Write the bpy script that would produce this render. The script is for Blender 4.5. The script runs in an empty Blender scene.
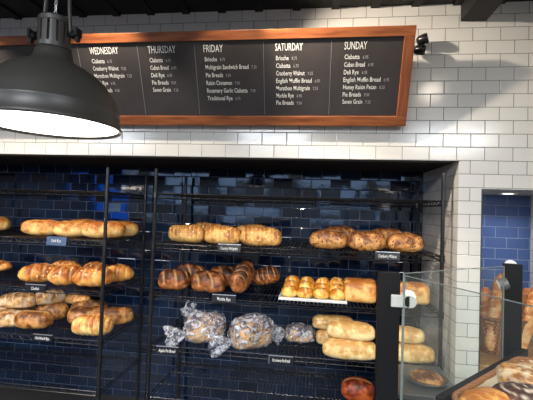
import bpy, bmesh, math, random
from mathutils import Vector, Matrix, noise
PI = math.pi
scene = bpy.context.scene
COL = scene.collection

# ------------------------------------------------------------------ helpers
def link(name, bm, mat, parent=None, smooth=False):
    me = bpy.data.meshes.new(name); bmesh.ops.recalc_face_normals(bm, faces=bm.faces[:]) if not bm.faces.layers.int.get('keep') else None
    bm.to_mesh(me); bm.free()
    if mat: me.materials.append(mat)
    if smooth:
        for p in me.polygons: p.use_smooth = True
    o = bpy.data.objects.new(name, me); COL.objects.link(o)
    if parent: o.parent = parent
    return o
def empty(name, loc=(0, 0, 0), rz=0):
    o = bpy.data.objects.new(name, None); o.empty_display_size = .05
    COL.objects.link(o); o.location = loc; o.rotation_euler = (0, 0, rz); return o
def tag(o, label, cat, group=None):
    o['label'] = label; o['category'] = cat
    if group: o['group'] = group
    return o
def struct(o): o['kind'] = 'structure'; return o
def copy_tree(o, parent=None):
    c = o.copy(); COL.objects.link(c)
    if parent: c.parent = parent
    for ch in list(o.children): copy_tree(ch, c)
    return c
def box(bm, x0, x1, y0, y1, z0, z1, M=None, bev=0):
    vs = [bm.verts.new((x, y, z)) for x in (x0, x1) for y in (y0, y1) for z in (z0, z1)]
    F = [(0, 1, 3, 2), (4, 6, 7, 5), (0, 4, 5, 1), (2, 3, 7, 6), (0, 2, 6, 4), (1, 5, 7, 3)]
    fs = [bm.faces.new([vs[i] for i in f]) for f in F]
    if bev:
        es = list({e for f in fs for e in f.edges})
        r = bmesh.ops.bevel(bm, geom=es, offset=bev, segments=2, affect='EDGES', profile=.5)
        vs = list({v for f in r['faces'] for v in f.verts} | {v for v in vs if v.is_valid})
    if M is not None: bmesh.ops.transform(bm, matrix=M, verts=[v for v in vs if v.is_valid])
def tube(bm, pts, r, n=6, closed=False, cap=True):
    pts = [Vector(p) for p in pts]; rings = []
    N = len(pts)
    for i, p in enumerate(pts):
        a = pts[i - 1] if (i > 0 or closed) else p
        b = pts[(i + 1) % N] if (i < N - 1 or closed) else p
        d = (b - a).normalized()
        up = Vector((0, 0, 1)) if abs(d.z) < .95 else Vector((0, 1, 0))
        s = d.cross(up).normalized(); t = s.cross(d)
        rr = r[i] if isinstance(r, (list, tuple)) else r
        rings.append([bm.verts.new(p + (s * math.cos(2 * PI * k / n) + t * math.sin(2 * PI * k / n)) * rr) for k in range(n)])
    M = N if closed else N - 1
    for i in range(M):
        A, B = rings[i], rings[(i + 1) % N]
        for k in range(n): bm.faces.new((A[k], A[(k + 1) % n], B[(k + 1) % n], B[k]))
    if cap and not closed:
        bm.faces.new(rings[0][::-1]); bm.faces.new(rings[-1])
def lathe(bm, prof, n=32, M=None, cap0=False, cap1=False):
    rings = [[bm.verts.new((r * math.cos(2 * PI * k / n), r * math.sin(2 * PI * k / n), z)) for k in range(n)] for r, z in prof]
    for A, B in zip(rings, rings[1:]):
        for k in range(n): bm.faces.new((A[k], A[(k + 1) % n], B[(k + 1) % n], B[k]))
    if cap0: bm.faces.new(rings[0][::-1])
    if cap1: bm.faces.new(rings[-1])
    if M is not None: bmesh.ops.transform(bm, matrix=M, verts=[v for R in rings for v in R])
def BM(): return bmesh.new()
def T(*a): return Matrix.Translation(Vector(a))
def R(deg, ax): return Matrix.Rotation(math.radians(deg), 4, ax)

# ------------------------------------------------------------------ materials
class NT:
    def __init__(s, name):
        s.m = bpy.data.materials.new(name); s.m.use_nodes = True
        s.t = s.m.node_tree; s.n = s.t.nodes; s.b = s.n['Principled BSDF']; s.out = s.n['Material Output']
    def new(s, ty, **k):
        n = s.n.new(ty)
        for a, v in k.items(): setattr(n, a, v)
        return n
    def L(s, a, b): s.t.links.new(a, b)
    def math(s, op, a, b=None, c=None):
        n = s.n.new('ShaderNodeMath'); n.operation = op
        for i, v in enumerate((a, b, c)):
            if v is None: continue
            if isinstance(v, (int, float)): n.inputs[i].default_value = v
            else: s.L(v, n.inputs[i])
        return n.outputs[0]
def rgb(h): # sRGB 0-255 -> linear
    return tuple(((c / 255) / 12.92 if c / 255 < .04045 else ((c / 255 + .055) / 1.055) ** 2.4) for c in h) + (1,)
def plain(name, c, rough=.5, metal=0, spec=.5, noise_amt=0, nscale=20, bump=0, emit=0):
    t = NT(name); b = t.b
    b.inputs['Base Color'].default_value = rgb(c); b.inputs['Roughness'].default_value = rough
    b.inputs['Metallic'].default_value = metal; b.inputs['Specular IOR Level'].default_value = spec
    tc = t.new('ShaderNodeTexCoord'); nz = t.new('ShaderNodeTexNoise'); nz.inputs['Scale'].default_value = nscale; nz.inputs['Detail'].default_value = 5
    t.L(tc.outputs['Object'], nz.inputs['Vector'])
    if noise_amt:
        mx = t.new('ShaderNodeMix', data_type='RGBA')
        mx.inputs['A'].default_value = rgb([v * (1 - noise_amt) for v in c]); mx.inputs['B'].default_value = rgb([min(255, v * (1 + noise_amt)) for v in c])
        t.L(nz.outputs['Fac'], mx.inputs['Factor']); t.L(mx.outputs['Result'], b.inputs['Base Color'])
    if bump:
        bp = t.new('ShaderNodeBump'); bp.inputs['Strength'].default_value = bump; bp.inputs['Distance'].default_value = .002
        t.L(nz.outputs['Fac'], bp.inputs['Height']); t.L(bp.outputs['Normal'], b.inputs['Normal'])
    if emit:
        b.inputs['Emission Color'].default_value = rgb(c); b.inputs['Emission Strength'].default_value = emit
    return t.m
def tile_mat(name, c1, c2, mortar, rough, tilt, W=.1556, H=.0794, zo=1.95, xo=0.0, flip=0, ms=.0032, spec=.5, patch=0):
    t = NT(name)
    tc = t.new('ShaderNodeTexCoord'); sp = t.new('ShaderNodeSeparateXYZ'); t.L(tc.outputs['Object'], sp.inputs[0])
    ge = t.new('ShaderNodeNewGeometry'); sn = t.new('ShaderNodeSeparateXYZ'); t.L(ge.outputs['True Normal'], sn.inputs[0])
    side = t.math('GREATER_THAN', t.math('ABSOLUTE', sn.outputs['X']), .5)
    h = t.math('ADD', t.math('MULTIPLY', sp.outputs['X'], t.math('SUBTRACT', 1, side)), t.math('MULTIPLY', sp.outputs['Y'], side))
    row = t.math('DIVIDE', t.math('SUBTRACT', sp.outputs['Z'], zo), H)
    rf = t.math('FLOOR', row)
    par = t.math('FLOORED_MODULO', t.math('ADD', rf, flip), 2)
    col = t.math('ADD', t.math('DIVIDE', t.math('SUBTRACT', h, xo), W), t.math('MULTIPLY', t.math('SUBTRACT', 1, par), .5))
    cf = t.math('FLOOR', col)
    fx = t.math('MULTIPLY', t.math('SUBTRACT', col, cf), W); fz = t.math('MULTIPLY', t.math('SUBTRACT', row, rf), H)
    dx = t.math('MINIMUM', fx, t.math('SUBTRACT', W, fx)); dz = t.math('MINIMUM', fz, t.math('SUBTRACT', H, fz))
    d = t.math('MINIMUM', dx, dz)
    mask = t.math('LESS_THAN', d, ms / 2)
    cv = t.new('ShaderNodeCombineXYZ'); t.L(cf, cv.inputs[0]); t.L(rf, cv.inputs[1]); t.L(side, cv.inputs[2])
    wn = t.new('ShaderNodeTexWhiteNoise'); wn.noise_dimensions = '3D'; t.L(cv.outputs[0], wn.inputs['Vector'])
    mx = t.new('ShaderNodeMix', data_type='RGBA'); mx.inputs['A'].default_value = rgb(c1); mx.inputs['B'].default_value = rgb(c2)
    t.L(wn.outputs['Value'], mx.inputs['Factor'])
    m2 = t.new('ShaderNodeMix', data_type='RGBA'); t.L(mask, m2.inputs['Factor']); t.L(mx.outputs['Result'], m2.inputs['A']); m2.inputs['B'].default_value = rgb(mortar)
    t.L(m2.outputs['Result'], t.b.inputs['Base Color'])
    t.L(t.math('ADD', t.math('MULTIPLY', mask, .6), rough), t.b.inputs['Roughness'])
    t.b.inputs['Specular IOR Level'].default_value = spec
    # pillow edge bump
    bp = t.new('ShaderNodeBump'); bp.inputs['Distance'].default_value = .0015; bp.inputs['Strength'].default_value = .6
    hh = t.math('MINIMUM', t.math('DIVIDE', d, .004), 1)
    nz = t.new('ShaderNodeTexNoise'); nz.inputs['Scale'].default_value = 14; t.L(tc.outputs['Object'], nz.inputs['Vector'])
    t.L(t.math('ADD', hh, t.math('MULTIPLY', nz.outputs['Fac'], .5 if tilt > .01 else .15)), bp.inputs['Height'])
    # per tile tilt of the glazed face
    sc = t.new('ShaderNodeVectorMath', operation='SUBTRACT'); t.L(wn.outputs['Color'], sc.inputs[0]); sc.inputs[1].default_value = (.5, .5, .5)
    s2 = t.new('ShaderNodeVectorMath', operation='SCALE'); t.L(sc.outputs[0], s2.inputs[0]); s2.inputs['Scale'].default_value = tilt
    ad = t.new('ShaderNodeVectorMath', operation='ADD'); t.L(bp.outputs['Normal'], ad.inputs[0]); t.L(s2.outputs[0], ad.inputs[1])
    nm = t.new('ShaderNodeVectorMath', operation='NORMALIZE'); t.L(ad.outputs[0], nm.inputs[0]); t.L(nm.outputs[0], t.b.inputs['Normal'])
    return t.m
def wood_mat(name, c1, c2, axis=0, scale=6):
    t = NT(name); tc = t.new('ShaderNodeTexCoord'); mp = t.new('ShaderNodeMapping'); t.L(tc.outputs['Object'], mp.inputs[0])
    s = [scale * 8] * 3; s[axis] = scale; mp.inputs['Scale'].default_value = s
    nz = t.new('ShaderNodeTexNoise'); nz.inputs['Scale'].default_value = 1; nz.inputs['Detail'].default_value = 6; t.L(mp.outputs[0], nz.inputs['Vector'])
    cr = t.new('ShaderNodeValToRGB'); cr.color_ramp.elements[0].position = .3; cr.color_ramp.elements[0].color = rgb(c1)
    cr.color_ramp.elements[1].position = .72; cr.color_ramp.elements[1].color = rgb(c2)
    t.L(nz.outputs['Fac'], cr.inputs[0]); t.L(cr.outputs[0], t.b.inputs['Base Color']); t.b.inputs['Roughness'].default_value = .42
    return t.m
def bread_mat(name, dark, mid, light, crease, seeds=0, flour=0, seedc=(60, 35, 20), bump=.6, nscale=17):
    t = NT(name); tc = t.new('ShaderNodeTexCoord')
    oi = t.new('ShaderNodeObjectInfo')
    ad = t.new('ShaderNodeVectorMath', operation='ADD'); t.L(tc.outputs['Object'], ad.inputs[0])
    rs = t.new('ShaderNodeVectorMath', operation='SCALE'); rs.inputs[0].default_value = (9, 7, 5); t.L(oi.outputs['Random'], rs.inputs['Scale']); t.L(rs.outputs[0], ad.inputs[1])
    V = ad.outputs[0]
    nz = t.new('ShaderNodeTexNoise'); nz.inputs['Scale'].default_value = nscale; nz.inputs['Detail'].default_value = 7; nz.inputs['Roughness'].default_value = .65; t.L(V, nz.inputs['Vector'])
    # crust bakes browner towards its crown
    sg = t.new('ShaderNodeSeparateXYZ'); t.L(tc.outputs['Generated'], sg.inputs[0])
    f = t.math('ADD', t.math('MULTIPLY', nz.outputs['Fac'], 2.3), t.math('MULTIPLY', t.math('SUBTRACT', sg.outputs['Z'], .5), -.55))
    f = t.math('SUBTRACT', f, .62)
    cr = t.new('ShaderNodeValToRGB'); e = cr.color_ramp.elements
    e[0].position = .28; e[0].color = rgb(dark); e[1].position = .74; e[1].color = rgb(light)
    m = e.new(.5); m.color = rgb(mid); t.L(f, cr.inputs[0])
    at = t.new('ShaderNodeAttribute', attribute_name='crease')
    mx = t.new('ShaderNodeMix', data_type='RGBA'); t.L(at.outputs['Fac'], mx.inputs['Factor']); t.L(cr.outputs[0], mx.inputs['A']); mx.inputs['B'].default_value = rgb(crease)
    last = mx.outputs['Result']
    if seeds:
        vo = t.new('ShaderNodeTexVoronoi'); vo.inputs['Scale'].default_value = 75; t.L(V, vo.inputs['Vector'])
        sc_ = t.new('ShaderNodeSeparateColor'); t.L(vo.outputs['Color'], sc_.inputs[0])
        k = t.math('MULTIPLY', t.math('LESS_THAN', vo.outputs['Distance'], .42), t.math('LESS_THAN', sc_.outputs[0], seeds))
        m3 = t.new('ShaderNodeMix', data_type='RGBA'); t.L(k, m3.inputs['Factor']); t.L(last, m3.inputs['A']); m3.inputs['B'].default_value = rgb(seedc); last = m3.outputs['Result']
    if flour:
        n2 = t.new('ShaderNodeTexNoise'); n2.inputs['Scale'].default_value = 22; n2.inputs['Detail'].default_value = 4; t.L(V, n2.inputs['Vector'])
        k = t.math('MULTIPLY', t.math('MINIMUM', t.math('MAXIMUM', t.math('MULTIPLY', t.math('SUBTRACT', n2.outputs['Fac'], .95 - flour), 7), 0), 1), .6)
        m4 = t.new('ShaderNodeMix', data_type='RGBA'); t.L(k, m4.inputs['Factor']); t.L(last, m4.inputs['A']); m4.inputs['B'].default_value = rgb((225, 215, 190)); last = m4.outputs['Result']
    t.L(last, t.b.inputs['Base Color']); t.b.inputs['Roughness'].default_value = .5
    bp = t.new('ShaderNodeBump'); bp.inputs['Strength'].default_value = bump; bp.inputs['Distance'].default_value = .006
    t.L(nz.outputs['Fac'], bp.inputs['Height']); t.L(bp.outputs['Normal'], t.b.inputs['Normal'])
    return t.m
def glass_mat(name, tint, haze):
    t = NT(name); t.n.remove(t.b)
    tr = t.new('ShaderNodeBsdfTransparent'); tr.inputs[0].default_value = tint
    gl = t.new('ShaderNodeBsdfGlossy'); gl.inputs['Roughness'].default_value = .03
    fr = t.new('ShaderNodeFresnel'); fr.inputs[0].default_value = 1.45; ge = t.new('ShaderNodeNewGeometry')
    m = t.new('ShaderNodeMixShader'); t.L(t.math('MULTIPLY', fr.outputs[0], t.math('SUBTRACT', 1, ge.outputs['Backfacing'])), m.inputs[0]); t.L(tr.outputs[0], m.inputs[1]); t.L(gl.outputs[0], m.inputs[2])
    df = t.new('ShaderNodeBsdfDiffuse'); df.inputs[0].default_value = (.75, .78, .78, 1)
    m2 = t.new('ShaderNodeMixShader'); m2.inputs[0].default_value = haze; t.L(m.outputs[0], m2.inputs[1]); t.L(df.outputs[0], m2.inputs[2])
    t.L(m2.outputs[0], t.out.inputs[0]); return t.m
def plastic_mat():
    t = NT('crinkled clear plastic'); b = t.b; b.inputs['Base Color'].default_value = rgb((206, 210, 220)); b.inputs['Roughness'].default_value = .07
    tc = t.new('ShaderNodeTexCoord'); nz = t.new('ShaderNodeTexNoise'); nz.inputs['Scale'].default_value = 19; nz.inputs['Detail'].default_value = 4; nz.inputs['Distortion'].default_value = 2.2
    t.L(tc.outputs['Object'], nz.inputs['Vector'])
    bp = t.new('ShaderNodeBump'); bp.inputs['Strength'].default_value = 1; bp.inputs['Distance'].default_value = .02; t.L(nz.outputs['Fac'], bp.inputs['Height']); t.L(bp.outputs['Normal'], b.inputs['Normal'])
    tr = t.new('ShaderNodeBsdfTransparent'); m = t.new('ShaderNodeMixShader')
    cr = t.new('ShaderNodeValToRGB'); cr.color_ramp.elements[0].position = .45; cr.color_ramp.elements[0].color = (.06, .06, .06, 1); cr.color_ramp.elements[1].position = .64; cr.color_ramp.elements[1].color = (.78, .78, .78, 1)
    t.L(nz.outputs['Fac'], cr.inputs[0]); t.L(cr.outputs[0], m.inputs[0])
    t.L(tr.outputs[0], m.inputs[1]); t.L(b.outputs[0], m.inputs[2]); t.L(m.outputs[0], t.out.inputs[0]); return t.m

M_white = tile_mat('white subway tile', (222, 219, 212), (230, 227, 220), (104, 111, 110), .16, .012)
M_blue = tile_mat('navy glazed tile', (9, 21, 39), (17, 35, 58), (74, 86, 108), .06, .07, zo=1.723, ms=.0034, spec=.6)
M_nblue = tile_mat('blue niche tile', (66, 92, 146), (76, 104, 158), (156, 166, 188), .2, .02, W=.153, H=.0777, zo=1.708, xo=.487 + .0765, ms=.003)
M_black = plain('black epoxy wire', (24, 24, 26), .3, 0, .5)
M_blackmetal = plain('matt black metal', (12, 12, 13), .5, 0, .22, .1, 30)
M_shade = plain('charcoal enamel', (60, 58, 54), .40, 0, .5, .05, 12)
M_blackpaint = plain('black painted ceiling', (12, 11, 11), .8)
M_ceil = plain('dark brown painted metal deck', (15, 12, 11), .6, 0, .4, .1, 3)
M_beam = plain('black painted beam', (14, 13, 14), .6)
M_floor = plain('grey polished concrete', (46, 45, 45), .5, 0, .5, .1, 4)
M_paint = plain('warm grey wall paint', (120, 115, 108), .7)
M_wood = wood_mat('orange stained wood', (116, 60, 30), (176, 104, 58), 0, 5)
M_woodv = wood_mat('orange stained wood upright', (104, 54, 30), (160, 92, 54), 2, 5)
M_woodlight = wood_mat('light oak board', (150, 110, 70), (190, 150, 100), 0, 6)
M_slate = plain('dark chalkboard', (62, 58, 58), .14, 0, .5, .2, 5)
M_chalk = plain('white chalk lettering', (222, 222, 218), .8, emit=0)
M_chalkdim = plain('grey chalk lettering', (150, 152, 156), .8)
M_chalkline = plain('thin grey chalk rule', (110, 112, 116), .8)
M_tagblack = plain('black sign card', (12, 12, 14), .35)
M_tagslate = plain('slate blue sign card', (62, 84, 112), .3)
M_silver = plain('brushed aluminium', (190, 192, 194), .3, .8)
M_steel = plain('brushed stainless steel', (150, 154, 158), .35, .85, .5, .05, 40)
M_whiteplastic = plain('white plastic', (232, 232, 230), .4)
M_diff = plain('glowing white lamp diffuser', (255, 250, 240), .5, emit=6)
M_downlight = plain('glowing downlight lens', (255, 248, 235), .5, emit=9)
M_rubber = plain('black rubber', (18, 18, 18), .7)
M_paper = plain('white parchment', (216, 206, 186), .7, 0, .3, .05, 20)
M_card = plain('pale blue price card', (170, 192, 216), .5)
M_glass = glass_mat('clear guard glass', (.95, .97, .965, 1), .012)
M_edge = plain('polished glass edge', (112, 122, 120), .2, 0, .7)
M_window = glass_mat('window glass', (.97, .98, .98, 1), .0)
M_plastic = plastic_mat()
def wicker():
    t = NT('brown wicker'); tc = t.new('ShaderNodeTexCoord'); wv = t.new('ShaderNodeTexWave'); wv.inputs['Scale'].default_value = 70; wv.inputs['Distortion'].default_value = 1.5; wv.bands_direction = 'DIAGONAL'
    t.L(tc.outputs['Object'], wv.inputs['Vector']); cr = t.new('ShaderNodeValToRGB'); cr.color_ramp.elements[0].color = rgb((92, 48, 26)); cr.color_ramp.elements[1].color = rgb((206, 146, 96))
    t.L(wv.outputs['Fac'], cr.inputs[0]); t.L(cr.outputs[0], t.b.inputs['Base Color']); t.b.inputs['Roughness'].default_value = .55
    bp = t.new('ShaderNodeBump'); bp.inputs['Distance'].default_value = .004; t.L(wv.outputs['Fac'], bp.inputs['Height']); t.L(bp.outputs['Normal'], t.b.inputs['Normal']); return t.m
M_wicker = wicker()
B_light = bread_mat('pale wheat crust', (176, 98, 36), (222, 160, 80), (244, 206, 134), (246, 218, 160))
B_multi = bread_mat('multigrain crust', (162, 100, 40), (210, 150, 74), (236, 188, 112), (240, 208, 146), .14, 0, (238, 220, 170))
B_seed = bread_mat('nutty seeded crust', (100, 52, 24), (170, 108, 54), (212, 158, 92), (214, 174, 112), .34, 0, (66, 34, 20), .6)
B_dark = bread_mat('dark marbled crust', (56, 28, 14), (112, 60, 28), (166, 100, 52), (222, 170, 108))
B_challah = bread_mat('egg washed challah crust', (140, 66, 20), (206, 124, 46), (234, 170, 86), (246, 208, 136), .1, 0, (250, 226, 170), .3, 12)
B_golden = bread_mat('golden crust', (170, 102, 42), (220, 156, 80), (242, 196, 122), (246, 206, 136))
B_roll = bread_mat('glazed roll crust', (196, 118, 30), (240, 182, 76), (248, 214, 126), (250, 232, 170), 0, 0, bump=.15, nscale=22)
B_pale = bread_mat('pale ciabatta crust', (196, 148, 84), (226, 190, 124), (242, 218, 160), (244, 226, 176), 0, .34, bump=.3)
B_rustic = bread_mat('rustic brown crust', (96, 54, 24), (164, 106, 52), (204, 150, 88), (226, 186, 124), 0, .3)
B_rusticfl = bread_mat('floured rustic crust', (130, 84, 42), (190, 140, 80), (220, 180, 120), (236, 214, 170), 0, .48)
B_bag = bread_mat('bagged loaf crust', (50, 46, 72), (140, 104, 66), (216, 170, 100), (230, 200, 160), .16, 0, (36, 38, 80))  # navy specks painted in for the reflections on the plastic bag
B_red = bread_mat('reddish glazed crust', (84, 26, 10), (150, 58, 22), (196, 96, 44), (222, 150, 90))
B_baguette = bread_mat('baguette crust', (186, 112, 56), (220, 150, 86), (240, 190, 128), (250, 220, 170))
B_boule = bread_mat('dark boule crust', (52, 28, 24), (84, 50, 42), (130, 88, 66), (222, 206, 188), 0, .3, bump=.5)

# ------------------------------------------------------------------ camera
cd = bpy.data.cameras.new('camera'); cam = bpy.data.objects.new('camera', cd); COL.objects.link(cam)
yaw, pitch, roll = -.1248, .0258, .03218
fw = Vector((math.sin(yaw) * math.cos(pitch), math.cos(yaw) * math.cos(pitch), math.sin(pitch)))
r0 = Vector((math.cos(yaw), -math.sin(yaw), 0)); u0 = r0.cross(fw)
rr = r0 * math.cos(roll) + u0 * math.sin(roll); uu = u0 * math.cos(roll) - r0 * math.sin(roll)
cam.matrix_world = Matrix(((rr.x, uu.x, -fw.x, -.748), (rr.y, uu.y, -fw.y, -2.394), (rr.z, uu.z, -fw.z, 1.621), (0, 0, 0, 1)))
cd.sensor_width = 36; cd.lens = 385 / 533 * 36; cd.clip_start = .02
scene.camera = cam

# ------------------------------------------------------------------ room shell
XL, XR, YB, ZC = -7.4, 2.6, -6.2, 2.893
bm = BM(); box(bm, XL - .1, XR + .1, YB - .3, .95, -.1, 0); struct(link('floor', bm, M_floor))
bm = BM(); box(bm, XL - .1, XR + .1, YB - .3, 1.05, ZC, ZC + .1)
x = XL
while x < XR:                                        # ribs of the metal deck run towards the counter
    box(bm, x, x + .05, YB, -.0, ZC - .012, ZC + .001); x += .24
struct(link('ceiling', bm, M_ceil))
bm = BM()
box(bm, XL, XR, 0, .12, 1.95, 2.95)
struct(link('wall_front', bm, M_white))
bm = BM(); box(bm, .092, .223, 0, .76, 0, 1.95); struct(link('wall_pillar', bm, M_white))
bm = BM(); box(bm, .223, .80, 0, .12, 1.782, 1.95); struct(link('wall_header', bm, M_white))
bm = BM(); box(bm, .80, XR, 0, .76, 0, 1.95); struct(link('wall_end', bm, M_white))
bm = BM(); box(bm, XL, .092, .75, .85, 0, 2.0); struct(link('wall_alcove', bm, M_blue))
bm = BM(); box(bm, XL, .092, .02, .76, 1.9505, 2.05); struct(link('trim_1', bm, M_blackpaint))
bm = BM(); box(bm, .223, .80, .6, .7, 0, 1.95); struct(link('wall_niche', bm, M_nblue))
bm = BM(); box(bm, .223, .80, .12, .6, 1.782, 1.86); struct(link('trim_2', bm, plain('niche soffit paint', (150, 150, 152), .6)))
bm = BM(); box(bm, .22, .225, -.004, 0, 0, 1.785); box(bm, .225, .80, -.004, 0, 1.78, 1.785); struct(link('trim_3', bm, plain('thin dark niche trim', (70, 72, 76), .4, .5)))
bm = BM(); box(bm, XL, .092, -.003, 0, 1.948, 1.953); struct(link('trim_4', bm, plain('pale soffit edge trim', (190, 190, 188), .4)))
bm = BM(); box(bm, .085, .228, YB, -.001, 2.783, ZC); struct(link('trim_5', bm, M_beam))
bm = BM(); box(bm, XL - .1, XL, YB, .95, 0, 3); struct(link('wall_left', bm, M_paint))
bm = BM(); box(bm, XR, XR + .1, YB, .95, 0, 3); struct(link('wall_right', bm, M_paint))
bm = BM(); box(bm, XL - .1, XR + .1, .95, 1.05, 0, 3); struct(link('wall_outer', bm, M_paint))
# shopfront wall behind the camera, with its windows
wins = [(-7.1, -5.5), (-5.1, -3.5), (-3.1, -1.5), (-1.1, .5), (.9, 2.3)]
bm = BM(); box(bm, XL, XR, YB - .15, YB, 0, .75); box(bm, XL, XR, YB - .15, YB, 2.5, 3)
xs = [XL] + [v for w in wins for v in w] + [XR]
for i in range(0, len(xs), 2): box(bm, xs[i], xs[i + 1], YB - .15, YB, .75, 2.5)
struct(link('wall_back', bm, M_paint))
for i, (a, b) in enumerate(wins):
    e = struct(empty('window_%d' % (i + 1), ((a + b) / 2, YB - .07, .75)))
    w = b - a; bm = BM()
    for q in ((-w/2, -w/2 + .05, 0, 1.75), (w/2 - .05, w/2, 0, 1.75), (-.02, .02, 0, 1.75), (-w/2, w/2, 0, .05), (-w/2, w/2, 1.7, 1.75), (-w/2, w/2, 1.2, 1.24)): box(bm, q[0], q[1], -.03, .03, q[2], q[3])
    link('window_frame', bm, M_blackmetal, e)
    bm = BM(); box(bm, -w/2 + .05, w/2 - .05, -.004, .004, .05, 1.7); link('pane', bm, M_window, e)

sc_ = empty('glow_panel', (-6.60, YB + .03, 1.40))  # unseen blue panel, added only to be mirrored in the navy tiles
bm = BM(); box(bm, -.46, .46, -.02, .02, -.02, 1.0, bev=.004); link('casing', bm, M_blackmetal, sc_)
bm = BM(); box(bm, -.44, .44, .021, .024, 0, .98); link('glow_face', bm, plain('glowing blue panel', (24, 92, 225), .3, emit=6), sc_)
tag(sc_, 'added glowing blue panel behind the camera, mirrored in the navy tiles above the left rack', 'light panel')
# ------------------------------------------------------------------ writing
def text_mesh(s, width=None, height=.03, bold=.0, align='LEFT'):
    cu = bpy.data.curves.new('t', 'FONT'); cu.body = s; cu.size = 1; cu.offset = bold; cu.resolution_u = 2; cu.align_x = 'LEFT'
    o = bpy.data.objects.new('t', cu); COL.objects.link(o)
    dg = bpy.context.evaluated_depsgraph_get(); me = bpy.data.meshes.new_from_object(o.evaluated_get(dg))
    bpy.data.objects.remove(o)
    xs = [v.co.x for v in me.vertices]; x0, x1 = min(xs), max(xs); sy = height / .69
    sx = width / (x1 - x0) if width else sy
    off = {'LEFT': 0, 'CENTER': .5}[align] * (x1 - x0) * sx
    for v in me.vertices: v.co.x = (v.co.x - x0) * sx - off; v.co.y *= sy
    return me
def add_text(bm, s, M, **k):
    me = text_mesh(s, **k); me.transform(M); bm.from_mesh(me); bpy.data.meshes.remove(me)

# ------------------------------------------------------------------ menu board (leans out at the top)
LEAN = math.atan2(.21, .5)
board = empty('menu_board', (0, -.05, 2.145)); board.rotation_euler = (LEAN, 0, 0)
BX0, BX1, BH = -3.08, -.2335, .541
bm = BM()
box(bm, BX0, BX1, -.022, .03, 0, .057, bev=.003); link('frame_rail', bm, M_wood, board)
bm = BM(); box(bm, BX0, BX1, -.022, .03, BH - .053, BH, bev=.003); link('frame_rail', bm, M_wood, board)
for q in (BX1 - .056, BX0): bm = BM(); box(bm, q, q + .056, -.022, .03, .0571, BH - .0531, bev=.003); link('frame_stile', bm, M_woodv, board)
bm = BM(); box(bm, BX0 + .05, BX1 - .05, -.004, .02, .05, BH - .045); link('chalkboard_panel', bm, M_slate, board)
UP = T(0, -.0052, 0) @ R(90, 'X')
days = [
 ('WEDNESDAY', -2.136, .184, [('Ciabatta', '6.75'), ('Cranberry Walnut', '9.25'), ('Marathon Multigrain', '7.25'), ('Deli Rye', '6.95'), ('Pie Breads', '9.50')], .043),
 ('THURSDAY', -1.764, .172, [('Ciabatta', '6.75'), ('Cuban Bread', '6.95'), ('Deli Rye', '6.95'), ('Pie Breads', '9.50'), ('Seven Grain', '7.25')], .043),
 ('FRIDAY', -1.421, .116, [('Brioche', '8.75'), ('Multigrain Sandwich Bread', '7.25'), ('Pie Breads', '9.50'), ('Raisin Cinnamon', '7.95'), ('Rosemary Garlic Ciabatta', '7.95'), ('Traditional Rye', '6.75')], .0448),
 ('SATURDAY', -0.998, .157, [('Brioche', '8.75'), ('Ciabatta', '6.75'), ('Cranberry Walnut', '9.25'), ('English Muffin Bread', '6.95'), ('Marathon Multigrain', '7.25'), ('Marble Rye', '6.95'), ('Pie Breads', '9.50')], .042),
 ('SUNDAY', -.608, .124, [('Ciabatta', '6.95'), ('Cuban Bread', '6.95'), ('Deli Rye', '6.95'), ('English Muffin Bread', '6.95'), ('Honey Raisin Pecan', '8.25'), ('Pie Breads', '9.50'), ('Seven Grain', '7.25')], .0412)]
for name, x, w, items, dy in days:
    bm = BM(); add_text(bm, name, T(x, 0, .426) @ UP, width=w, height=.040, bold=.002); link('day_heading', bm, M_chalk, board); bm = BM()
    bm.free(); z = .375
    for it, pr in items:
        wi = len(it) * .0104
        bm = BM(); bp = BM(); add_text(bm, it, T(x + .004, 0, z) @ UP, width=wi, height=.0245, bold=.006)
        add_text(bp, pr, T(x + .004 + wi + .018, 0, z + .001) @ UP, width=.03, height=.017, bold=.004)
        z -= dy
        link('bread_lettering', bm, M_chalk, board); link('price_lettering', bp, M_chalkdim, board)
for x in (-2.212, -1.828, -1.475, -1.066, -.680): bm = BM(); box(bm, x - .0015, x + .0015, -.0055, -.004, .065, .475); link('column_rule', bm, M_chalkline, board)
for x in (-2.6, -1.4, -.5): bm = BM(); box(bm, x - .02, x + .02, .03, .045, .03, .1); link('wall_bracket', bm, M_blackmetal, board)
tag(board, 'long chalkboard bread menu in an orange wood frame, leaning out from the white tile wall', 'menu board')

# ------------------------------------------------------------------ twin spotlight on the wall right of the board
sp = empty('wall_spotlight', (-.145, 0, 2.625)); sp.scale = (.82, .9, .82)
bm = BM(); lathe(bm, [(.0, -.012), (.04, -.012), (.042, 0), (.0, 0)], 20, T(0, -.0, 0) @ R(90, 'X')); link('wall_plate', bm, M_black, sp)
bm = BM(); tube(bm, [(0, -.006, 0), (-.005, -.06, .0)], .012, 8); tube(bm, [(-.01, -.06, -.05), (-.004, -.06, .05)], .011, 8); link('bracket', bm, M_black, sp)
for dz, tx, ry in ((.032, 0, 78), (-.042, -.02, 100)):
    bm = BM(); lathe(bm, [(.001, -.045), (.022, -.042), (.034, -.02), (.037, .01), (.037, .03), (.032, .035), (.030, .028), (.001, .024)], 20, T(tx, -.07, dz) @ R(ry, 'Y') @ R(20, 'X'))
    link('lamp_head', bm, M_black, sp, True)
tag(sp, 'small black twin-head wall spotlight beside the right end of the menu board', 'spotlight')

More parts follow.
